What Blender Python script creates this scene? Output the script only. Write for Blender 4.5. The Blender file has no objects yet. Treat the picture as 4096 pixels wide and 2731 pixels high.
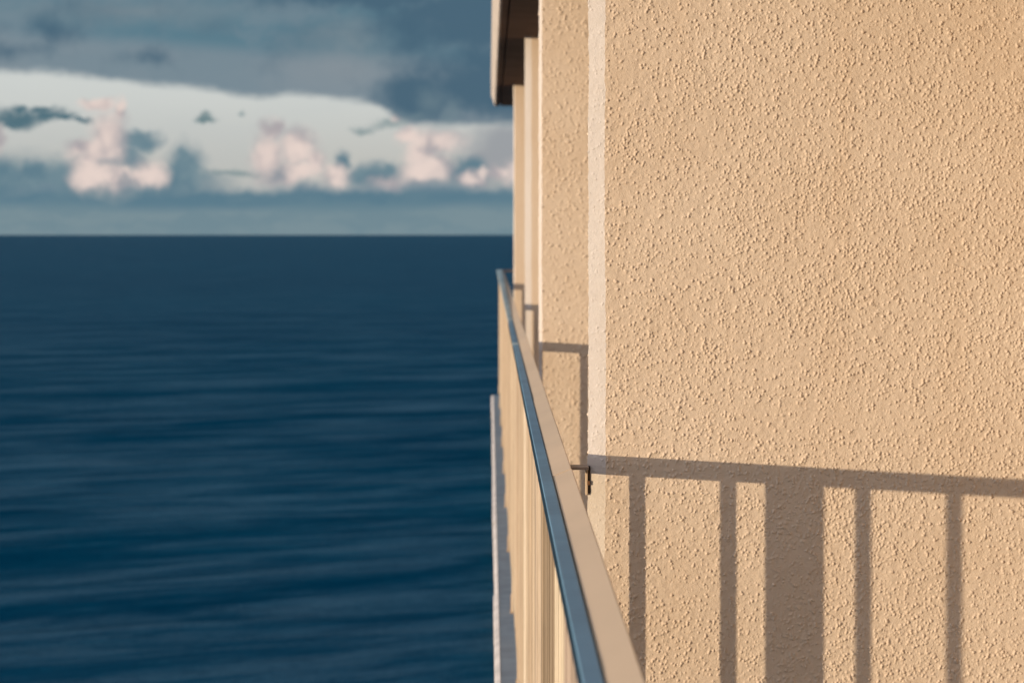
import bpy, math, random
import numpy as np
from mathutils import Vector

random.seed(7)
rng = np.random.default_rng(11)
R = math.radians
scene = bpy.context.scene
col = scene.collection

# ------------------------------------------------------------------ camera
F = 9671.0            # focal length in photograph pixels (85 mm on a 36 mm wide sensor, 4096 px)
U = 2087.0            # photograph pixels per metre at the first partition wall
Y1 = F / U            # distance of the first partition wall, 4.634 m
ZC = 3330.0 / U       # eye height over the balcony floor
YAW = math.atan(91 / F)

cam_d = bpy.data.cameras.new('camera')
cam = bpy.data.objects.new('camera', cam_d)
col.objects.link(cam)
cam.location = (0, 0, ZC)
cam.rotation_euler = (R(90), 0, -YAW)
cam_d.sensor_width = 36
cam_d.lens = 85
cam_d.shift_y = -451.5 / 4096
cam_d.clip_start = 0.05
cam_d.clip_end = 60000
cam_d.dof.use_dof = True
cam_d.dof.focus_distance = Y1
cam_d.dof.aperture_fstop = 8.0
scene.camera = cam

# ------------------------------------------------------------------ light
TAN = 1.6                                             # sideways travel of the sunlight per metre of depth
to_sun = Vector((-TAN, -1.0, 0.0575 * TAN)).normalized()
EL = math.asin(to_sun.z)
AZ = math.atan2(to_sun.x, to_sun.y)

sun_d = bpy.data.lights.new('sun', 'SUN')
sun_d.energy = 4.75
sun_d.angle = R(0.5)
sun_d.color = (1.0, 0.835, 0.605)
sun = bpy.data.objects.new('sun', sun_d)
col.objects.link(sun)
sun.rotation_euler = to_sun.to_track_quat('Z', 'Y').to_euler()

SKY_STRENGTH = 0.15
EXPOSURE = 0.0
scene.view_settings.view_transform = 'Standard'
scene.view_settings.look = 'None'
scene.view_settings.exposure = EXPOSURE
scene.view_settings.gamma = 1
scene.view_settings.use_curve_mapping = False


def lin(r, g, b):
    return tuple(((c / 255) / 12.92 if c / 255 <= 0.04045 else ((c / 255 + 0.055) / 1.055) ** 2.4) for c in (r, g, b))


class NT:
    """small helper to write node trees"""
    def __init__(self, tree):
        self.t = tree

    def n(self, kind, **kw):
        nd = self.t.nodes.new(kind)
        for k, v in kw.items():
            setattr(nd, k, v)
        return nd

    def put(self, sock, v):
        if isinstance(v, bpy.types.NodeSocket):
            self.t.links.new(v, sock)
        elif isinstance(v, (tuple, list)) and len(v) == 3 and sock.type == 'RGBA':
            sock.default_value = (*v, 1)
        else:
            sock.default_value = v

    def m(self, op, *a, clamp=False):
        nd = self.n('ShaderNodeMath', operation=op, use_clamp=clamp)
        for i, v in enumerate(a):
            self.put(nd.inputs[i], v)
        return nd.outputs[0]

    def v(self, op, *a):
        nd = self.n('ShaderNodeVectorMath', operation=op)
        for i, v in enumerate(a):
            self.put(nd.inputs[i], v)
        return nd.outputs['Value'] if op in ('LENGTH', 'DOT_PRODUCT', 'DISTANCE') else nd.outputs[0]

    def ramp(self, x, a, b, c=0.0, d=1.0, smooth=True):
        nd = self.n('ShaderNodeMapRange', interpolation_type='SMOOTHSTEP' if smooth else 'LINEAR')
        for i, v in enumerate((x, a, b, c, d)):
            self.put(nd.inputs[i], v)
        return nd.outputs[0]

    def mix(self, f, a, b):
        nd = self.n('ShaderNodeMix', data_type='RGBA')
        self.put(nd.inputs[0], f)
        self.put(nd.inputs[6], a)
        self.put(nd.inputs[7], b)
        return nd.outputs[2]

    def noise(self, vec, scale, detail=4, rough=0.5, dist=0.0, color=False):
        nd = self.n('ShaderNodeTexNoise')
        self.put(nd.inputs['Vector'], vec)
        nd.inputs['Scale'].default_value = scale
        nd.inputs['Detail'].default_value = detail
        nd.inputs['Roughness'].default_value = rough
        nd.inputs['Distortion'].default_value = dist
        return nd.outputs['Color' if color else 'Fac']


# ------------------------------------------------------------------ sky
world = bpy.data.worlds.new('World')
scene.world = world
world.use_nodes = True
world.node_tree.nodes.clear()
w = NT(world.node_tree)
tc = w.n('ShaderNodeTexCoord').outputs['Generated']
sky_n = w.n('ShaderNodeTexSky', sky_type='NISHITA')
sky_n.sun_disc = False
sky_n.sun_elevation = EL
sky_n.sun_rotation = AZ
sky_n.air_density = 1.0
sky_n.dust_density = 1.2
sky_n.ozone_density = 1.4
sep = w.n('ShaderNodeSeparateXYZ')
w.put(sep.inputs[0], tc)
dx, dy, dz = sep.outputs
az = w.m('ARCTAN2', dx, dy)
el = w.m('ARCSINE', dz)
KU = F / 1000.0                                       # sky units: thousands of photograph pixels
su = w.m('MULTIPLY', az, KU)
sv = w.m('MULTIPLY', el, KU)
comb = w.n('ShaderNodeCombineXYZ')
w.put(comb.inputs[0], su)
w.put(comb.inputs[1], sv)
uv = comb.outputs[0]


def sky_pos(px, py):
    a = math.atan((px - 2048) / F) + YAW
    e = math.atan((914 - py) / math.hypot(F, px - 2048))
    return a * KU, e * KU


# domain warp: billowing edges
wn = w.noise(uv, 9.0, 5, 0.62, color=True)
wn2 = w.noise(uv, 3.0, 3, 0.5, color=True)
warp = w.v('ADD', w.v('SCALE', w.v('SUBTRACT', wn, (0.5, 0.5, 0.5))), w.v('SCALE', w.v('SUBTRACT', wn2, (0.5, 0.5, 0.5))))
for nd in w.t.nodes:
    if nd.bl_idname == 'ShaderNodeVectorMath' and nd.operation == 'SCALE':
        nd.inputs['Scale'].default_value = 0.10
uvw = w.v('ADD', uv, warp)
sepw = w.n('ShaderNodeSeparateXYZ')
w.put(sepw.inputs[0], uvw)
wu, wv = sepw.outputs[0], sepw.outputs[1]
nz = w.noise(uv, 5.0, 5, 0.55)
nz_l = w.noise(w.v('MULTIPLY', uv, (0.55, 1.3, 1)), 1.6, 5, 0.55)


def blob(px, py, rx, ry, soft=0.45, vec=uvw):
    cx, cy = sky_pos(px, py)
    p = w.v('MULTIPLY', w.v('SUBTRACT', vec, (cx, cy, 0)), (1000 / rx, 1000 / ry, 0))
    return w.ramp(w.v('LENGTH', p), 1 + soft * 0.5, 1 - soft)


def union(items, soft=0.45):
    out = None
    for it in items:
        b = blob(*it, soft=soft)
        out = b if out is None else w.m('MAXIMUM', out, b)
    return out


def above(points, soft, vec=(wu, wv)):
    """mask of what lies above a broken line given in photograph pixels"""
    pts = [sky_pos(*p) for p in points]
    curve = w.n('ShaderNodeFloatCurve')
    c = curve.mapping.curves[0]
    u0, u1 = pts[0][0], pts[-1][0]
    lo, hi = -0.1, 1.2
    w.put(curve.inputs['Value'], w.m('DIVIDE', w.m('SUBTRACT', vec[0], u0), u1 - u0, clamp=True))
    for i, p in enumerate(pts):
        x, y = (p[0] - u0) / (u1 - u0), (p[1] - lo) / (hi - lo)
        if i < 2 and len(c.points) > i and i == 0:
            c.points[0].location = (x, y)
        elif i == len(pts) - 1:
            c.points[len(c.points) - 1].location = (x, y)
        else:
            c.points.new(x, y)
    curve.mapping.update()
    line = w.m('ADD', w.m('MULTIPLY', curve.outputs[0], hi - lo), lo)
    return w.ramp(w.m('SUBTRACT', vec[1], line), -soft, soft)


def C(r, g, b):
    k = 1.0 / SKY_STRENGTH
    return tuple(c * k for c in lin(r, g, b))


# bright gap under the cloud deck
gap = w.mix(w.ramp(sv, 0.12, 0.62), C(188, 187, 181), C(205, 209, 206))
gap = w.mix(w.m('MULTIPLY', w.ramp(nz_l, 0.45, 0.7), 0.25), gap, C(180, 188, 190))
c = gap
# grey-violet bank at right
c = w.mix(w.m('MULTIPLY', union([(2150, 590, 330, 110), (1960, 640, 120, 70), (2300, 640, 500, 130)], 0.5), 0.85), c, C(148, 152, 158))
# faint grey wisps
c = w.mix(w.m('MULTIPLY', union([(830, 462, 40, 22), (985, 462, 22, 14), (1460, 515, 60, 16), (1560, 500, 80, 22), (940, 685, 140, 12)], 0.9), 0.75), c, C(120, 142, 146))
# dark banks behind the towers
c = w.mix(union([(-60, 720, 330, 125), (200, 735, 260, 118), (600, 740, 300, 75), (760, 690, 75, 130), (-60, 700, 300, 92), (130, 690, 90, 80), (260, 700, 130, 92), (330, 690, 150, 80), (560, 560, 90, 45), (520, 620, 80, 50),
                 (735, 680, 80, 105), (738, 610, 36, 50), (690, 720, 220, 60), (1500, 700, 130, 62), (1460, 690, 70, 50), (1560, 680, 50, 40),
                 (1660, 700, 200, 50), (1370, 650, 40, 60), (1880, 680, 70, 60), (1840, 700, 130, 60), (-400, 690, 380, 110)], 0.62), c, w.mix(w.ramp(w.noise(uvw, 6.0, 4, 0.6), 0.4, 0.65), C(98, 127, 141), C(116, 140, 150)))
# pink sunlit cumulus towers
pink_items = [(440, 560, 84, 115), (400, 640, 112, 95), (325, 585, 64, 38), (375, 700, 90, 85), (480, 710, 120, 65), (395, 425, 80, 26), (475, 455, 22, 50),
              (600, 700, 75, 70), (1080, 520, 52, 48), (1060, 620, 70, 90), (1180, 590, 95, 80), (1150, 690, 140, 55), (1250, 650, 55, 70),
              (1350, 700, 70, 55), (1620, 560, 45, 45), (1560, 730, 90, 40), (1740, 570, 120, 58), (1720, 680, 100, 75), (1690, 620, 70, 60), (1570, 478, 30, 24),
              (1880, 715, 75, 38), (1990, 690, 60, 30), (-30, 530, 40, 90), (2150, 690, 160, 60), (-330, 640, 120, 90), (2500, 640, 150, 90)]
pink = w.m('MULTIPLY', union(pink_items, 0.7), w.ramp(wv, 0.088, 0.195))
pcol = w.mix(w.ramp(w.noise(w.v('ADD', uvw, (3.1, 0, 0)), 7.0, 3, 0.5), 0.40, 0.60), C(172, 166, 169), C(226, 208, 200))
c = w.mix(pink, c, pcol)
hot = union([(440, 545, 45, 70), (385, 590, 50, 60), (390, 700, 55, 42), (590, 700, 32, 40), (1060, 610, 45, 75), (1170, 600, 55, 48),
             (1190, 690, 50, 40), (1330, 690, 32, 35), (1650, 560, 60, 38), (1770, 560, 50, 34), (1690, 690, 90, 45), (1870, 715, 35, 24), (1925, 690, 24, 20)], 0.9)
c = w.mix(w.m('MULTIPLY', hot, 0.85), c, C(231, 212, 203))
# grey dents in the towers
c = w.mix(w.m('MULTIPLY', union([(1110, 690, 55, 35), (450, 650, 60, 22), (510, 720, 34, 30), (560, 640, 40, 34)], 0.8), 0.6), c, C(128, 142, 152))
# haze bank along the horizon
bank = w.m('SUBTRACT', 1.0, above([(-2500, 750), (0, 775), (250, 765), (480, 775), (700, 765), (900, 745), (1200, 750), (1500, 745), (1650, 735), (1850, 745), (2100, 740), (4500, 760)], 0.032))
bank_col = w.mix(w.ramp(w.m('ADD', sv, w.m('MULTIPLY', w.m('SUBTRACT', nz_l, 0.5), 0.10)), 0.055, 0.115), C(122, 143, 151), C(92, 124, 140))
bank_col = w.mix(w.ramp(sv, 0.13, 0.185), bank_col, C(118, 137, 150))
bank_col = w.mix(w.m('MULTIPLY', w.ramp(w.noise(w.v('MULTIPLY', uvw, (0.7, 3.0, 1)), 3.0, 5, 0.6), 0.42, 0.62), 0.55), bank_col, C(106, 133, 145))
c = w.mix(bank, c, bank_col)
# small dark cloud at left
c = w.mix(union([(60, 455, 130, 46), (180, 455, 90, 36), (70, 415, 50, 26), (250, 470, 70, 20), (-80, 450, 140, 46), (160, 425, 70, 24), (30, 480, 40, 20), (330, 488, 50, 8)], 0.75), c, C(84, 114, 126))
c = w.mix(w.m('MULTIPLY', union([(820, 448, 26, 22), (835, 462, 50, 12)], 0.7), 0.8), c, C(100, 126, 132))
# the dark deck above
deck = above([(-4500, 240), (-1500, 262), (0, 284), (250, 292), (520, 330), (800, 352), (1000, 384), (1180, 380), (1400, 402), (1500, 415), (1560, 455), (1650, 492), (1850, 500), (2100, 492), (2600, 470), (4500, 420)], 0.023,
             vec=(w.m('ADD', su, w.m('MULTIPLY', w.m('SUBTRACT', nz, 0.5), 0.05)), w.m('ADD', sv, w.m('MULTIPLY', w.m('SUBTRACT', w.noise(w.v('MULTIPLY', uv, (0.8, 1.6, 1)), 9.0, 4, 0.6), 0.5), 0.05))))
dark_r = w.m('MAXIMUM', union([(2050, 330, 420, 170), (1900, 60, 420, 170), (1640, 400, 150, 110), (1500, -40, 500, 80), (2500, 250, 700, 260)], 1.7),
             w.m('MULTIPLY', union([(180, 110, 200, 60), (60, 200, 200, 50), (600, 230, 160, 40)], 1.7), 0.45))
dcol = w.mix(w.ramp(nz_l, 0.40, 0.68), C(92, 125, 140), C(128, 142, 151))
dcol = w.mix(w.ramp(w.noise(w.v('MULTIPLY', uvw, (0.8, 1.6, 1)), 2.6, 5, 0.6), 0.48, 0.66), dcol, C(112, 134, 146))
dcol = w.mix(w.m('MULTIPLY', union([(1400, 150, 160, 80), (1380, 260, 220, 90), (500, 40, 420, 50)], 1.7), 0.6), dcol, C(138, 146, 151))
dcol = w.mix(w.m('MULTIPLY', union([(1230, 140, 130, 80), (400, 40, 110, 50), (850, 100, 90, 40)], 1.7), 0.55), dcol, C(84, 112, 128))
dcol = w.mix(w.m('MULTIPLY', w.m('SUBTRACT', 1.0, w.ramp(w.m('SUBTRACT', sv, w.m('MULTIPLY', su, -0.07)), 0.60, 0.68)), 0.5), dcol, C(142, 150, 157))
dcol = w.mix(w.m('MULTIPLY', w.ramp(w.m('ADD', dark_r, w.m('MULTIPLY', w.m('SUBTRACT', nz, 0.5), 0.9)), 0.0, 0.55), 0.95), dcol, C(72, 101, 120))
dcol = w.mix(w.m('MULTIPLY', union([(1710, 410, 60, 60), (1800, 440, 40, 60), (1650, 470, 90, 24)], 1.0), 0.5), dcol, C(118, 138, 146))
c = w.mix(deck, c, dcol)
# all round, higher up and towards the sun: the open evening sky with broken cloud
broken = w.ramp(w.noise(w.v('MULTIPLY', tc, (1, 1, 2.4)), 2.2, 6, 0.55), 0.30, 0.56)
ridge = w.mix(w.ramp(w.m('COSINE', w.m('SUBTRACT', az, AZ)), -0.6, 0.9), C(104, 134, 160), tuple(2.0 * q for q in C(222, 226, 238)))
open_sky = w.mix(w.m('MULTIPLY', broken, 0.95), sky_n.outputs[0], ridge)
front = w.m('MULTIPLY', w.ramp(w.m('ABSOLUTE', az), R(70), R(30)), w.ramp(el, R(40), R(16)))
c = w.mix(front, open_sky, c)
bg = w.n('ShaderNodeBackground')
w.put(bg.inputs['Color'], c)
bg.inputs['Strength'].default_value = SKY_STRENGTH
wo = w.n('ShaderNodeOutputWorld')
w.t.links.new(bg.outputs[0], wo.inputs['Surface'])
world.cycles.sampling_method = 'MANUAL'
world.cycles.sample_map_resolution = 512


# ------------------------------------------------------------------ materials
def material(name):
    mt = bpy.data.materials.new(name)
    mt.use_nodes = True
    mt.node_tree.nodes.clear()
    t = NT(mt.node_tree)
    bs = t.n('ShaderNodeBsdfPrincipled')
    out = t.n('ShaderNodeOutputMaterial')
    t.t.links.new(bs.outputs[0], out.inputs['Surface'])
    return mt, t, bs, out


def painted(name, base, rough=0.6, spec=0.5, var=0.12, scale=6.0, bump=0.0, bump_scale=300.0, dist=0.001, alt=None):
    mt, t, bs, out = material(name)
    tcn = t.n('ShaderNodeTexCoord').outputs['Object']
    geo = t.n('ShaderNodeNewGeometry').outputs['Position']
    f = t.noise(geo, scale, 5, 0.6)
    alt = alt or tuple(x * (1 - var * 2) for x in base)
    colr = t.mix(t.ramp(f, 0.35, 0.7), base, alt)
    t.put(bs.inputs['Base Color'], colr)
    bs.inputs['Roughness'].default_value = rough
    bs.inputs['Specular IOR Level'].default_value = spec
    if bump:
        b = t.n('ShaderNodeBump')
        b.inputs['Strength'].default_value = bump
        b.inputs['Distance'].default_value = dist
        t.put(b.inputs['Height'], t.noise(geo, bump_scale, 3, 0.6))
        t.t.links.new(b.outputs[0], bs.inputs['Normal'])
    return mt


def stucco_material(name, base, alt, nodules=False):
    mt, t, bs, out = material(name)
    geo = t.n('ShaderNodeNewGeometry').outputs['Position']
    f1 = t.noise(geo, 3.0, 4, 0.6)
    f2 = t.noise(geo, 90.0, 3, 0.6)
    colr = t.mix(t.ramp(f1, 0.3, 0.75), base, alt)
    colr = t.mix(t.m('MULTIPLY', t.ramp(f2, 0.45, 0.75), 0.16), colr, tuple(x * 0.72 for x in base))
    runs = t.noise(t.v('MULTIPLY', geo, (9.0, 9.0, 0.9)), 1.0, 5, 0.6)
    colr = t.mix(t.m('MULTIPLY', t.ramp(runs, 0.46, 0.72), 0.22), colr, (alt[0] * 0.93, alt[1] * 0.84, alt[2] * 0.72))
    t.put(bs.inputs['Base Color'], colr)
    bs.inputs['Roughness'].default_value = 0.85
    bs.inputs['Specular IOR Level'].default_value = 0.25
    h = t.m('MULTIPLY', t.noise(geo, 420.0, 4, 0.7), 0.0013)
    if nodules:
        vo = t.n('ShaderNodeTexVoronoi')
        t.put(vo.inputs['Vector'], geo)
        vo.inputs['Scale'].default_value = 75.0
        k = t.ramp(vo.outputs['Distance'], 0.42, 0.05, 0.0, 0.0018)
        k = t.m('MULTIPLY', k, t.ramp(t.noise(geo, 30.0, 2, 0.5), 0.42, 0.6))
        h = t.m('ADD', h, k)
    b = t.n('ShaderNodeBump')
    b.inputs['Strength'].default_value = 1.0
    b.inputs['Distance'].default_value = 1.0
    t.put(b.inputs['Height'], h)
    t.t.links.new(b.outputs[0], bs.inputs['Normal'])
    return mt


M = {}
M['stucco'] = stucco_material('stucco', (0.625, 0.485, 0.362), (0.595, 0.45, 0.325))
M['stucco_far'] = stucco_material('stucco_far', (0.625, 0.485, 0.362), (0.595, 0.45, 0.325), nodules=True)
M['bead'] = stucco_material('corner_render', (0.575, 0.505, 0.455), (0.55, 0.475, 0.42))
M['bead_low'] = stucco_material('corner_render_low', (0.58, 0.49, 0.40), (0.56, 0.46, 0.37))
M['soffit'] = painted('soffit_paint', (0.135, 0.078, 0.053), 0.85, 0.2, 0.15, 4.0, 0.3, 200.0)
M['fascia'] = painted('fascia_render', (0.55, 0.46, 0.39), 0.8, 0.3, 0.1, 5.0, 0.4, 150.0)
M['floor'] = painted('floor_coating', (0.22, 0.26, 0.29), 0.6, 0.4, 0.12, 9.0, 0.4, 220.0)
M['trim'] = painted('edge_trim_paint', (0.60, 0.53, 0.49), 0.6, 0.4, 0.15, 7.0)
M['cream'] = painted('rail_cream_paint', (0.52, 0.375, 0.25), 0.5, 0.3, 0.04, 3.0, 0.15, 500.0)
M['bars'] = painted('bar_cream_paint', (0.43, 0.325, 0.225), 0.55, 0.35, 0.10, 5.0, 0.15, 500.0)
# sunlit and shaded stripes are painted into the tint of each bar and post
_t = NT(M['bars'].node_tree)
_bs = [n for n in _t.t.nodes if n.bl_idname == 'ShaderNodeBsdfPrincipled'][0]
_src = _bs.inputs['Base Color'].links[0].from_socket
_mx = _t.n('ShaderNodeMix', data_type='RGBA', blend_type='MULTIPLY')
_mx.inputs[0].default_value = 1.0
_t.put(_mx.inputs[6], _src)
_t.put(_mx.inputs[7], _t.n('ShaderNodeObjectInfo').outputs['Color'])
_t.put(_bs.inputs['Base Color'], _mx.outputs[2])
M['navy'] = painted('navy_lip', (0.010, 0.026, 0.042), 0.6, 0.15, 0.1, 5.0)
M['blue'] = painted('blue_gloss_paint', (0.125, 0.225, 0.305), 0.6, 0.25, 0.10, 5.0, 0.12, 350.0)
M['bright_blue'] = painted('worn_blue_paint', (0.30, 0.38, 0.40), 0.6, 0.3, 0.25, 12.0, 0.2, 350.0)
M['rust'] = painted('dark_mastic', (0.012, 0.008, 0.006), 0.8, 0.2, 0.3, 60.0, alt=(0.10, 0.045, 0.02))  # near-black colour for the painted gap shadow at the wall plate
M['bracket'] = painted('bracket_paint', (0.30, 0.22, 0.16), 0.6, 0.3, 0.2, 40.0, 0.3, 400.0)
M['rusty_bolt'] = painted('rusty_steel', (0.16, 0.07, 0.03), 0.7, 0.3, 0.3, 60.0)
M['land'] = painted('sand', (0.32, 0.27, 0.20), 0.9, 0.2, 0.2, 0.3)


# ------------------------------------------------------------------ mesh helpers
def P(X, Z):
    """cross-section coordinates in photograph pixels at the first wall -> metres (x, z)"""
    return X / U, ZC - Z / U


def link_mesh(name, verts, faces, mat, parent=None, smooth=False):
    me = bpy.data.meshes.new(name)
    me.from_pydata(verts, [], faces)
    me.update()
    if smooth:
        me.polygons.foreach_set('use_smooth', [True] * len(me.polygons))
    me.materials.append(mat)
    o = bpy.data.objects.new(name, me)
    col.objects.link(o)
    if parent:
        o.parent = parent
        o.matrix_parent_inverse.identity()
        o.location = -parent.location
    return o


def box(x0, x1, y0, y1, z0, z1):
    v = [(x, y, z) for x in (x0, x1) for y in (y0, y1) for z in (z0, z1)]
    f = [(0, 1, 3, 2), (4, 6, 7, 5), (0, 4, 5, 1), (2, 3, 7, 6), (0, 2, 6, 4), (1, 5, 7, 3)]
    return v, f


def bevel_box(x0, x1, y0, y1, z0, z1, b):
    """a bar with bevelled vertical edges"""
    pts = [(x0 + b, y0), (x1 - b, y0), (x1, y0 + b), (x1, y1 - b), (x1 - b, y1), (x0 + b, y1), (x0, y1 - b), (x0, y0 + b)]
    v = [(x, y, z0) for x, y in pts] + [(x, y, z1) for x, y in pts]
    n = 8
    f = [(i, (i + 1) % n, n + (i + 1) % n, n + i) for i in range(n)] + [tuple(reversed(range(n))), tuple(range(n, 2 * n))]
    return v, f


def extrude_y(profile, y0, y1):
    """closed (x, z) profile, clockwise seen from -y, extruded along the building"""
    n = len(profile)
    v = [(x, y0, z) for x, z in profile] + [(x, y1, z) for x, z in profile]
    f = [(i, n + i, n + (i + 1) % n, (i + 1) % n) for i in range(n)] + [tuple(range(n)), tuple(reversed(range(n, 2 * n)))]
    return v, f


def fix_normals(o):
    import bmesh
    bm = bmesh.new()
    bm.from_mesh(o.data)
    bmesh.ops.recalc_face_normals(bm, faces=bm.faces)
    bm.to_mesh(o.data)
    bm.free()


def join(parts):
    V, Fc = [], []
    for v, f in parts:
        k = len(V)
        V += v
        Fc += [tuple(i + k for i in q) for q in f]
    return V, Fc


def thing(name, label, cat, loc, group=None):
    o = bpy.data.objects.new(name, None)
    o.empty_display_size = 0.1
    col.objects.link(o)
    o.location = loc
    o['label'] = label
    o['category'] = cat
    if group:
        o['group'] = group
    return o


# ------------------------------------------------------------------ sea, following the earth's curve so that the horizon dips as in the photograph
H_SEA = 23.0
SEA_Z = ZC - H_SEA
RE = 6.371e6
rad = [0.0] + list(np.geomspace(4.0, 42000.0, 150))
NA = 256
verts = [(0, 0, SEA_Z)]
faces = []
for r in rad[1:]:
    for k in range(NA):
        a = 2 * math.pi * k / NA
        verts.append((r * math.sin(a), r * math.cos(a), SEA_Z - r * r / (2 * RE)))
for k in range(NA):
    faces.append((0, 1 + (k + 1) % NA, 1 + k))
for i in range(len(rad) - 2):
    b0, b1 = 1 + i * NA, 1 + (i + 1) * NA
    for k in range(NA):
        k2 = (k + 1) % NA
        faces.append((b0 + k, b0 + k2, b1 + k2, b1 + k))

mt, t, bs, out = material('sea_water')
geo = t.n('ShaderNodeNewGeometry').outputs['Position']
rot = t.n('ShaderNodeMapping')
t.put(rot.inputs['Vector'], geo)
rot.inputs['Rotation'].default_value = (0, 0, R(-27))
gp = rot.outputs[0]
swell_v = t.v('MULTIPLY', gp, (0.020, 0.075, 0))
swell_w = t.v('ADD', swell_v, t.v('MULTIPLY', t.noise(t.v('MULTIPLY', gp, (0.01, 0.02, 0)), 1.0, 3, 0.5, color=True), (0.6, 0.6, 0)))
swell = t.noise(swell_w, 1.0, 3, 0.5)
chop = t.noise(t.v('MULTIPLY', gp, (0.18, 0.55, 0)), 1.0, 5, 0.62)
fine = t.noise(t.v('MULTIPLY', gp, (0.9, 2.2, 0)), 1.0, 4, 0.65)
h = t.m('ADD', t.m('MULTIPLY', swell, 6.0), t.m('ADD', t.m('MULTIPLY', chop, 0.75), t.m('MULTIPLY', fine, 0.13)))
b = t.n('ShaderNodeBump')
b.inputs['Strength'].default_value = 1.0
b.inputs['Distance'].default_value = 1.0
t.put(b.inputs['Height'], h)
t.t.links.new(b.outputs[0], bs.inputs['Normal'])
big = t.noise(t.v('MULTIPLY', gp, (0.0012, 0.004, 0)), 1.0, 4, 0.6)
dif = t.n('ShaderNodeBsdfDiffuse')
t.put(dif.inputs['Color'], t.mix(t.ramp(big, 0.35, 0.65), (0.0005, 0.0365, 0.071), (0.0007, 0.0415, 0.077)))
t.t.links.new(b.outputs[0], dif.inputs['Normal'])
glo = t.n('ShaderNodeBsdfGlossy')
glo.inputs['Color'].default_value = (0.66, 0.88, 1.0, 1)
glo.inputs['Roughness'].default_value = 0.30
t.t.links.new(b.outputs[0], glo.inputs['Normal'])
fr = t.n('ShaderNodeFresnel')
fr.inputs['IOR'].default_value = 1.333
t.t.links.new(b.outputs[0], fr.inputs['Normal'])
mx = t.n('ShaderNodeMixShader')
# smooth slicks and wind-ruffled patches mirror the sky differently
slick = t.ramp(t.noise(t.v('ADD', t.v('MULTIPLY', gp, (0.022, 0.072, 0)), (3.3, 7.1, 0)), 1.0, 6, 0.62, 0.6), 0.34, 0.70, 0.10, 1.8)
dist_ = t.v('LENGTH', geo)
slick2 = t.ramp(t.noise(t.v('MULTIPLY', gp, (0.065, 0.230, 0)), 1.0, 5, 0.6, 0.4), 0.36, 0.68, 0.45, 1.55)
slick = t.m('MULTIPLY', slick, slick2)
near_ = t.ramp(dist_, 900.0, 110.0)
slick = t.m('ADD', t.m('MULTIPLY', t.m('SUBTRACT', slick, 0.85), t.m('ADD', t.m('MULTIPLY', near_, 1.05), 0.12)), 0.85)
t.put(mx.inputs[0], t.m('MINIMUM', t.m('MULTIPLY', t.m('MULTIPLY', fr.outputs[0], 0.30), slick), 0.22))
t.t.links.new(dif.outputs[0], mx.inputs[1])
t.t.links.new(glo.outputs[0], mx.inputs[2])
t.t.links.new(mx.outputs[0], out.inputs['Surface'])
M['sea'] = mt
sea = link_mesh('sea', verts, faces, mt, smooth=True)
fix_normals(sea)
sea['kind'] = 'structure'

# land under the building, behind its outer face
v, f = box(0.5, 260.0, -300.0, 300.0, SEA_Z - 2.0, SEA_Z + 1.2)
land = link_mesh('ground', v, f, M['land'])
land['kind'] = 'structure'

# ------------------------------------------------------------------ stucco height field
def stucco_map(wm, hm, res, dens, seed, x_ramp=None, fine_map=True):
    """rounded nodules thrown on plaster, as a height map in metres; columns run along the wall"""
    g = np.random.default_rng(seed)
    nx, ny = int(wm / res) + 4, int(hm / res) + 4
    H = np.zeros((ny, nx), np.float32)

    def smooth_noise(step, amp):
        gx, gy = int((wm + 5 * res) / step) + 3, int((hm + 5 * res) / step) + 3
        a = g.standard_normal((gy, gx)).astype(np.float32)
        xs = np.arange(nx) * res / step
        ys = np.arange(ny) * res / step
        xi, yi = xs.astype(int), ys.astype(int)
        fx, fy = xs - xi, ys - yi
        fx, fy = fx * fx * (3 - 2 * fx), fy * fy * (3 - 2 * fy)
        A = a[yi][:, xi] * (1 - fx) + a[yi][:, xi + 1] * fx
        B = a[yi + 1][:, xi] * (1 - fx) + a[yi + 1][:, xi + 1] * fx
        return amp * (A * (1 - fy)[:, None] + B * fy[:, None])

    clump = smooth_noise(0.11, 0.7) + smooth_noise(0.025, 0.6)
    n = int(wm * hm * dens)
    X = g.random(n) * wm
    Y = g.random(n) * hm
    # strings of nodules that ran together
    for k in range(n // 8):
        j = g.integers(0, n)
        d = g.random() * 2 * np.pi
        X[k], Y[k] = X[j] + np.cos(d) * 0.005, Y[j] + np.sin(d) * 0.006
    rr = 0.0011 + 0.0020 * g.random(n) ** 2.1
    rr = rr * (1.0 if fine_map else 1.7)
    hh = rr * (0.52 + 0.62 * g.random(n))
    for x, y, r, h in zip(X, Y, rr, hh):
        ix, iy = int(x / res), int(y / res)
        if not (0 <= ix < nx and 0 <= iy < ny):
            continue
        keep = 0.66 + 0.24 * clump[iy, ix]
        q = 1.0
        if x_ramp is not None:
            q = x_ramp(x)
            keep *= q
        if g.random() > keep:
            continue
        r *= 0.80 + 0.24 * q
        h *= 0.75 + 0.35 * q
        e = 0.88 + 0.3 * g.random()
        k = int(r * 1.5 / res) + 2
        x0, x1, y0, y1 = max(ix - k, 0), min(ix + k + 1, nx), max(iy - k, 0), min(iy + k + 1, ny)
        gx = (np.arange(x0, x1) * res - x)[None, :] / r * e
        gy = (np.arange(y0, y1) * res - y)[:, None] / r / e
        a = np.clip(1 - (gx * gx + gy * gy), 0, 1)
        H[y0:y1, x0:x1] = np.maximum(H[y0:y1, x0:x1], h * a ** 0.9)
    H += smooth_noise(0.03, 0.00020) + smooth_noise(0.011, 0.00024) + smooth_noise(0.0050, 0.00017)
    return H


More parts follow.
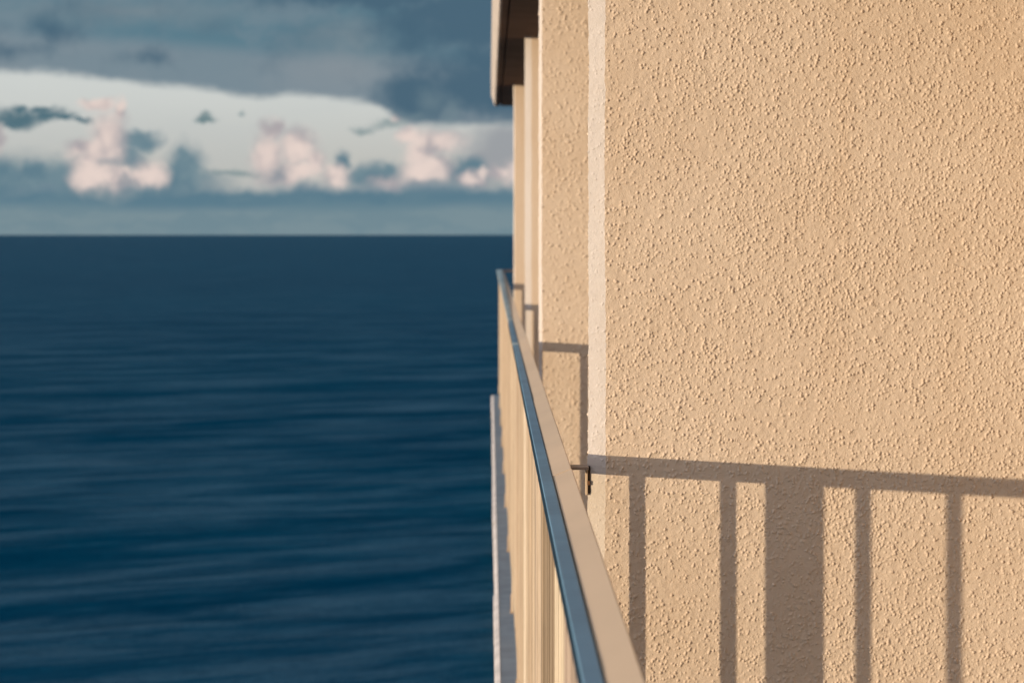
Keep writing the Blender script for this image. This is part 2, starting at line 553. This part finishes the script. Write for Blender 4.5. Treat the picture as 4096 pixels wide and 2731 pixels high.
def ticks(lo, f0, f1, hi, fine, coarse):
    a = list(np.linspace(lo, f0, max(2, int((f0 - lo) / coarse) + 1)))[:-1] if f0 - lo > 1e-6 else []
    b = list(np.linspace(f0, f1, int((f1 - f0) / fine) + 1))
    c_ = list(np.linspace(f1, hi, max(2, int((hi - f1) / coarse) + 1)))[1:] if hi - f1 > 1e-6 else []
    return np.array(a + b + c_)


CEIL_Z = ZC + 2305.0 / U
WALL_BACK = 1.70        # facade plane
THICK = 0.12


def wall_sheet(y, xl, band, x_end, z0, z1, fine, s_hi, zf, dens, seed, left_face=True):
    """front of a partition wall: side return, sloped corner band, then flat face; real nodules inside the fine part.
    Returns (positions, faces, number of band columns)"""
    depth = 0.010
    # path in plan: side return -> band -> face
    side = THICK if left_face else 0.02
    p0, p1, p2, p3 = np.array([xl + (0.016 if left_face else 0), y + depth + side]), np.array([xl, y + depth]), np.array([xl + band, y]), np.array([x_end, y])
    l1 = np.linalg.norm(p1 - p0)
    l2 = np.linalg.norm(p2 - p1)
    l3 = np.linalg.norm(p3 - p2)
    s = ticks(0.0, l1 - 0.012, l1 + l2 + s_hi, l1 + l2 + l3, fine, 0.05)
    s = np.unique(np.concatenate([s, [l1, l1 + l2]]))
    z = ticks(z0, zf[0], zf[1], z1, fine, 0.05)
    n0, n1, n2 = np.array([-1.0, 0.0]), (lambda d: np.array([-abs(d[1]), -abs(d[0])]))((p2 - p1) / l2), np.array([0.0, -1.0])
    pos = np.zeros((len(s), 2))
    nor = np.zeros((len(s), 2))
    for i, q in enumerate(s):
        if q <= l1:
            pos[i] = p0 + (p1 - p0) * q / l1
        elif q <= l1 + l2:
            pos[i] = p1 + (p2 - p1) * (q - l1) / l2
        else:
            pos[i] = p2 + (p3 - p2) * (q - l1 - l2) / l3
        rw = 0.004
        a = min(max((q - l1 + rw) / (2 * rw), 0), 1)
        b_ = min(max((q - l1 - l2 + rw / 2) / rw, 0), 1)
        nn = n0 * (1 - a) + n1 * a
        nn = nn * (1 - b_) + n2 * b_
        nor[i] = nn / np.linalg.norm(nn)
    res = 0.0009 if fine < 0.002 else fine * 0.6
    s_lo, s_up = l1 - 0.012, l1 + l2 + s_hi

    def ramp(x):
        q = x + s_lo - (l1 + l2)
        if q < 0:
            return 0.42
        return 0.72 + 0.28 * min(q / 0.45, 1.0)
    Hm = stucco_map(s_up - s_lo, zf[1] - zf[0], res, dens, seed, ramp, fine < 0.002)
    hs = np.clip((s - s_lo) / res, 0, Hm.shape[1] - 1.001)
    hz = np.clip((z - zf[0]) / res, 0, Hm.shape[0] - 1.001)
    si, zi = hs.astype(int), hz.astype(int)
    fs, fz = (hs - si)[None, :], (hz - zi)[:, None]
    Hh = (Hm[zi][:, si] * (1 - fs) + Hm[zi][:, si + 1] * fs) * (1 - fz) + (Hm[zi + 1][:, si] * (1 - fs) + Hm[zi + 1][:, si + 1] * fs) * fz
    inside = ((s >= s_lo) & (s <= s_up)).astype(float)[None, :] * ((z >= zf[0]) & (z <= zf[1])).astype(float)[:, None]
    # the band was trowelled smoother
    on_band = ((s > l1 - 0.003) & (s < l1 + l2)).astype(float)
    Hh = Hh * inside * (1 - 0.45 * on_band)[None, :]
    Pn = np.zeros((len(z), len(s), 3), np.float32)
    Pn[:, :, 0] = pos[None, :, 0] + nor[None, :, 0] * Hh
    Pn[:, :, 1] = pos[None, :, 1] + nor[None, :, 1] * Hh
    Pn[:, :, 2] = z[:, None]
    # the corner was run by hand: both its edges wander a little
    jz = np.random.default_rng(seed + 900)

    def wander(step, amp):
        a = jz.standard_normal(int((z1 - z0) / step) + 3)
        q = (z - z0) / step
        i_ = q.astype(int)
        f_ = q - i_
        f_ = f_ * f_ * (3 - 2 * f_)
        return amp * (a[i_] * (1 - f_) + a[i_ + 1] * f_)
    jl = wander(0.16, 0.0007) + wander(0.03, 0.0003) + (wander(0.007, 0.0005) if fine < 0.003 else 0)
    jr = wander(0.12, 0.0008) + wander(0.02, 0.0005) + (wander(0.006, 0.0004) if fine < 0.003 else 0)
    wl = np.clip(1 - (s - l1) / max(l2, 1e-4), 0, 1)
    wr = np.clip(1 - np.abs(s - l1 - l2) / min(0.012, l2), 0, 1)
    Pn[:, :, 0] += jl[:, None] * wl[None, :] + jr[:, None] * wr[None, :]
    nb = int(np.searchsorted(s, l1 + l2 - 1e-6))
    ns = int(np.searchsorted(s, l1 - 1e-6))
    return Pn, ns, nb


def grid_object(name, Pn, mat, parent, smooth=True):
    nz_, nx_ = Pn.shape[:2]
    me = bpy.data.meshes.new(name)
    idx = np.arange(nz_ * nx_).reshape(nz_, nx_)
    q = np.stack([idx[:-1, :-1], idx[:-1, 1:], idx[1:, 1:], idx[1:, :-1]], -1).reshape(-1, 4)
    me.vertices.add(nz_ * nx_)
    me.vertices.foreach_set('co', Pn.reshape(-1).astype(np.float32))
    me.loops.add(q.size)
    me.loops.foreach_set('vertex_index', q.reshape(-1).astype(np.int32))
    me.polygons.add(len(q))
    me.polygons.foreach_set('loop_start', (np.arange(len(q)) * 4).astype(np.int32))
    me.polygons.foreach_set('loop_total', np.full(len(q), 4, np.int32))
    me.polygons.foreach_set('use_smooth', np.ones(len(q), bool))
    me.update(calc_edges=True)
    me.materials.append(mat)
    o = bpy.data.objects.new(name, me)
    col.objects.link(o)
    o.parent = parent
    o.location = -parent.location
    return o


wall_specs = [
    # y, left edge, band, fine step, reach of the fine part, z range of the fine part, nodules per m2, label
    (Y1, 397, 67, 0.00128, 0.83, (0.68, 2.08), 50000,
     'large bumpy beige stucco wall crossed by the slanting shadow of the balustrade'),
    (2 * Y1, 397, 24, 0.0026, 0.28, (0.3, 2.68), 13000,
     'second stucco partition wall, seen as a broad strip directly behind the big stucco wall'),
    (3 * Y1, 426, 80, 0.02, 0.10, (0.3, 2.6), 400,
     'third partition wall, a narrow strip with a wide pale corner band'),
    (4 * Y1, 389, 14, 0.02, 0.10, (0.3, 2.6), 400,
     'farthest partition wall, a narrow strip standing against the sea at the end of the balconies'),
]
for i, (yy, xl, band, fine_, reach, zf, dens, label) in enumerate(wall_specs):
    root = thing('partition_wall', label, 'wall', (xl / U, yy, 0.0), 'partition walls between the balconies')
    root['kind'] = 'thing'
    mat = M['stucco'] if i < 2 else M['stucco_far']
    Pn, ns, nb = wall_sheet(yy, xl / U, band / U, WALL_BACK, 0.0, CEIL_Z, fine_, reach, zf, dens, 30 + i)
    grid_object('side_face', Pn[:, :ns + 1], mat, root)
    if i == 0:
        zr = int(np.searchsorted(Pn[:, 0, 2], ZC - 984 / U))
        grid_object('corner_band', Pn[zr:, ns:nb + 1], M['bead'], root)['label'] = 'pale pinkish upper length of the corner band'
        grid_object('corner_band', Pn[:zr + 1, ns:nb + 1], M['bead_low'], root)['label'] = 'cream lower length of the corner band, below the bracket'
    else:
        grid_object('corner_band', Pn[:, ns:nb + 1], M['bead'], root)
    grid_object('stucco_face', Pn[:, nb:], mat, root)
    # rear of the wall
    x0 = xl / U + 0.016
    yb = yy + 0.010 + THICK
    v, f = box(x0, WALL_BACK, yb - 0.01, yb, 0.0, CEIL_Z)
    link_mesh('rear_face', v, f, M['stucco_far'], root)
    if i == 0:
        # bracket that ties the balustrade to the wall
        xa, za = P(306, 948)
        xb, zb = P(396, 966)
        v, f = box(xa, xb, yy - 0.030, yy + 0.020, zb + 0.0035, za)
        link_mesh('bracket_arm', v, f, M['bracket'], root)
        xa2, z1_ = P(386.5, 966)
        xb2, z2_ = P(395.5, 1066)
        v, f = bevel_box(xa2, xb2, yy + 0.004, yy + 0.035, z2_, z1_ + 0.002, 0.001)
        link_mesh('wall_plate', v, f, M['cream'], root)
        xa3, z1_ = P(395.7, 950)
        xb3, z2_ = P(405, 1060)
        v, f = box(xa3, xb3, yy + 0.0065, yy + 0.05, z2_, z1_)
        link_mesh('mastic_joint', v, f, M['rust'], root)  # dark strip standing in for the shadow between plate and wall
        for zz_ in (1018,):
            xs_, z_ = P(396, zz_)
            v, f = box(xs_ - 0.0015, xs_ + 0.0032, yy + 0.003, yy + 0.0066, z_ - 0.004, z_ + 0.004)
            link_mesh('bolt', v, f, M['rusty_bolt'], root)

# ------------------------------------------------------------------ building: floor slab, ceiling slab, facade
Y0 = -2.4
YE = 5.0 * Y1
YC = 4.71 * Y1

root = thing('balcony_floor', 'grey balcony floor slab with a pale edge trim far below the balustrade', 'floor slab', (0.5, 10, 0))
SLAB = 0.2
xi, _ = P(82, 0)
xo, _ = P(45, 0)
v, f = extrude_y([(xi, 0.0), (WALL_BACK + 0.2, 0.0), (WALL_BACK + 0.2, -SLAB), (xo + 0.012, -SLAB), (xo + 0.012, -0.016), (xi, -0.016)], Y0, YE)
o = link_mesh('slab', v, f, M['floor'], root)
fix_normals(o)
y = Y0
k = 0
cuts = [2.84 * Y1]
while y < YE - 0.05:
    L = random.uniform(0.75, 1.35)
    y2 = min(y + L, YE)
    gap = 0.004
    if y < cuts[0] < y2:
        y2 = cuts[0]
        gap = 0.06
    off = random.uniform(-0.004, 0.003)
    prof = [(xi, 0.003), (xo + off + 0.004, -0.006), (xo + off, -0.012), (xo + off, -0.085), (xo + 0.0115, -0.085), (xo + 0.0115, -0.016), (xi, -0.0159)]
    v, f = extrude_y(prof, y, y2 - gap)
    o = link_mesh('edge_trim', v, f, M['trim'], root)
    fix_normals(o)
    y = y2

root = thing('balcony_ceiling', 'dark brown balcony ceiling slab with a sunlit pale outer edge', 'ceiling slab', (0.5, 10, CEIL_Z))
xg0, xg1 = 196 / U, 216 / U
xf = 105 / U
zt = CEIL_Z
TH = 0.24
prof = [(xf + 0.012, zt), (xg0, zt), (xg0, zt + 0.02), (xg1, zt + 0.02), (xg1, zt), (WALL_BACK + 0.2, zt), (WALL_BACK + 0.2, zt + TH), (xf + 0.012, zt + TH)]
v, f = extrude_y(prof, Y0, YC)
o = link_mesh('soffit', v, f, M['soffit'], root)
fix_normals(o)
prof = [(xf + 0.0118, zt - 0.002), (xf, zt - 0.002), (36 / U, zt + 0.095), (34 / U, zt + TH), (xf + 0.0118, zt + TH)]
y = Y0
while y < YC - 0.05:
    y2 = min(y + 4.4, YC)
    v, f = extrude_y(prof, y, y2 - (0.004 if y2 < YC else 0))
    o = link_mesh('fascia', v, f, M['fascia'], root)
    fix_normals(o)
    y = y2

# facade with one glazed door per bay, and the floors below
bld = thing('apartment_building', 'beige stucco apartment block that carries the balconies, rising from the shore', 'building', (3, 10, SEA_Z))
for k in range(-1, 5):
    ya, yb = (k * Y1 + THICK + 0.022 if k > 0 else Y0) if k != 0 else 0.25, (k + 1) * Y1 if k < 4 else YE
    if k == -1:
        ya, yb = Y0, 0.2
    lo, hi = ya + 0.7, yb - 0.7
    if hi - lo < 1.0:
        v, f = box(WALL_BACK, WALL_BACK + 0.2, ya, yb, 0.0, CEIL_Z)
        link_mesh('facade', v, f, M['stucco_far'], bld)
        continue
    v, f = join([box(WALL_BACK, WALL_BACK + 0.2, ya, lo, 0.0, CEIL_Z), box(WALL_BACK, WALL_BACK + 0.2, hi, yb, 0.0, CEIL_Z), box(WALL_BACK, WALL_BACK + 0.2, lo, hi, 2.15, CEIL_Z)])
    link_mesh('facade', v, f, M['stucco_far'], bld)
    v, f = box(WALL_BACK + 0.06, WALL_BACK + 0.12, lo, hi, 0.0, 0.05)
    dr = link_mesh('glass_door', v, f, M['fascia'], bld)
    for a in (lo, (lo + hi) / 2 - 0.03, hi - 0.06):
        v, f = box(WALL_BACK + 0.06, WALL_BACK + 0.12, a, a + 0.06, 0.051, 2.149)
        link_mesh('frame', v, f, M['fascia'], dr).location = (0, 0, 0)
    v, f = box(WALL_BACK + 0.085, WALL_BACK + 0.095, lo + 0.06, hi - 0.06, 0.0, 2.15)
    gm = bpy.data.materials.get('door_glass')
    if gm is None:
        gm, tg, bsg, _o = material('door_glass')
        bsg.inputs['Base Color'].default_value = (0.02, 0.025, 0.03, 1)
        bsg.inputs['Roughness'].default_value = 0.05
    link_mesh('pane', v, f, gm, dr).location = (0, 0, 0)
v, f = box(WALL_BACK + 0.2, 14.0, Y0, YE, SEA_Z + 1.2, CEIL_Z + 2.7)
link_mesh('wall', v, f, M['stucco_far'], bld)
for k in range(1, 8):
    zf_ = -2.9 * k
    if zf_ - 0.2 < SEA_Z + 1.2:
        break
    v, f = box(xo + 0.012, WALL_BACK + 0.2, Y0, YE, zf_ - 0.2, zf_)
    link_mesh('lower_slab', v, f, M['fascia'], bld)
    for j in range(1, 5):
        v, f = box(397 / U, WALL_BACK + 0.2, j * Y1, j * Y1 + THICK, zf_, zf_ + 2.7)
        link_mesh('lower_partition', v, f, M['stucco_far'], bld)
v, f = box(WALL_BACK, WALL_BACK + 0.2, Y0, YE, SEA_Z + 1.2, -0.2)
link_mesh('lower_facade', v, f, M['stucco_far'], bld)

# ------------------------------------------------------------------ balustrade
rail = thing('balustrade', 'long cream metal balustrade with a glossy blue handrail running along the balcony edge', 'railing', (0.1, 4, 0))
POST0 = 4.335
SP = 0.1096
PAN = 0.156 + 16 * SP
posts = [POST0 + PAN * k for k in range(-3, 11)]
XR0, XR1 = 195 / U, 256 / U
ztop = ZC - 966 / U


def joint_me(name, data, mat):
    me = bpy.data.meshes.new(name)
    me.from_pydata(*[data[0], [], data[1]])
    me.update()
    me.materials.append(mat)
    return me


post_me = joint_me('post', bevel_box(XR0, XR1, -0.0285, 0.0285, 0.004, ztop, 0.003), M['bars'])
bar_me = joint_me('bar', bevel_box(204 / U, 234 / U, -0.0065, 0.0065, 0.095, ztop, 0.0015), M['bars'])
foot_me = joint_me('foot_plate', join([box(180 / U, 262 / U, -0.035, 0.035, 0.0005, 0.0065), box(186 / U, 194.5 / U, -0.02, 0.02, 0.0066, 0.075)]), M['bars'])


def painted_light(d):  # tint by depth: sun and shade put into the colour, plus random tone
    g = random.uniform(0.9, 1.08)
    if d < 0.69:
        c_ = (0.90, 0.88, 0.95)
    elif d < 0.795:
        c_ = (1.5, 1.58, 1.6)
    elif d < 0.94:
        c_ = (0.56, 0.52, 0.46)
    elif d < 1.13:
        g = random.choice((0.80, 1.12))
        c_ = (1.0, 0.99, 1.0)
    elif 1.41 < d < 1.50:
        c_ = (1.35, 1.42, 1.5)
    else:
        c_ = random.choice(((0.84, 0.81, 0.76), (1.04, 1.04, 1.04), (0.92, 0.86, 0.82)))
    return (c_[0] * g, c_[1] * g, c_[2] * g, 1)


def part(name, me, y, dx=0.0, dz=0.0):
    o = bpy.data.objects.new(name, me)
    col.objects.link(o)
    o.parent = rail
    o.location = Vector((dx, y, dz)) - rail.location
    o.color = painted_light(y / Y1)
    return o


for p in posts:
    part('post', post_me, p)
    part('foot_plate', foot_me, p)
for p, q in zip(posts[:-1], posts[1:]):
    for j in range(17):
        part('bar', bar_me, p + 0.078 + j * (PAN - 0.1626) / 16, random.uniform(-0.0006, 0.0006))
    # bottom rail between two posts
    v, f = box(203 / U, 234 / U, p + 0.029, q - 0.029, 0.07, 0.0948)
    o = link_mesh('bottom_rail', v, f, M['bars'], rail)

# top rail: cream body with a sloped upper face, in panel lengths, and the blue cap beside it
body = [P(239, 967), P(239, 926), P(243, 925), P(306, 899), P(310, 902), P(310, 967)]
cap = [P(194, 967), P(194, 930), P(191, 930), P(191, 927.5), P(194, 925), P(231, 924), P(235, 926), P(237, 931), P(237, 967)]
lip = [P(193.7, 968), P(188.5, 968), P(188.5, 931), P(189.5, 930.4), P(193.7, 930.4)]
for p, q in zip(posts[:-1], posts[1:]):
    a = random.uniform(-0.0006, 0.0006)
    bz = random.uniform(-0.0006, 0.0006)
    v, f = extrude_y([(x + a, z + bz) for x, z in body], p, q - 0.0015)
    o = link_mesh('top_rail', v, f, M['cream'], rail)
    fix_normals(o)
cap_cuts = [posts[0], posts[3] - 0.9, 2.0 * Y1, 2.5 * Y1, posts[-1]]
cap_far = [P(160, 875), P(152, 868), P(152, 838), P(160, 830), P(256, 828), P(264, 836), P(264, 875)]
cap_start = [P(194, 938), P(189, 934), P(189, 928), P(194, 925), P(232, 924), P(238, 928), P(238, 938)]


def loft_y(a, b, y0, y1):
    n = len(a)
    v = [(x, y0, z) for x, z in a] + [(x, y1, z) for x, z in b]
    f = [(i, n + i, n + (i + 1) % n, (i + 1) % n) for i in range(n)] + [tuple(range(n)), tuple(reversed(range(n, 2 * n)))]
    return v, f


for n_, (p, q) in enumerate(zip(cap_cuts[:-1], cap_cuts[1:])):
    v, f = loft_y(cap_start, cap_far, p, q) if n_ == 3 else extrude_y(cap, p, q - 0.0015)
    o = link_mesh('handrail', v, f, M['bright_blue'] if n_ == 3 else M['blue'], rail)
    fix_normals(o)
    if n_ == 3:
        v, f = loft_y([P(194, 967), P(194, 938.5), P(238, 938.5), P(238, 967)], [P(170, 967), P(170, 875.5), P(238, 875.5), P(238, 967)], p, q - 0.0015)
        l_ = link_mesh('riser', v, f, M['bars'], rail)
        fix_normals(l_)
        o['label'] = 'far raised length of the handrail, worn to pale blue-grey'
        continue
    v, f = extrude_y(lip, p, q - 0.0015)
    l_ = link_mesh('lip', v, f, M['navy'], rail)
    l_.parent = o
    l_.location = (0, 0, 0)
    fix_normals(l_)
# sleeve over the joint in the handrail
for d_ in (2.0,):
    v, f = extrude_y([P(238, 932), P(187.5, 932), P(187.5, 926), P(193, 923), P(232, 922), P(238, 925)], d_ * Y1 - 0.05, d_ * Y1 + 0.12)
    o = link_mesh('joint_sleeve', v, f, M['bright_blue'], rail)
    fix_normals(o)
# return of the rail at the far end
ye = posts[-1]
v, f = box(238 / U, WALL_BACK, ye - 0.03, ye + 0.03, ZC - 880 / U, ZC - 838 / U)
link_mesh('end_rail', v, f, M['bracket'], rail)
print('objects', len(bpy.data.objects), 'tris', sum(len(o.data.polygons) * 2 for o in bpy.data.objects if o.type == 'MESH'))
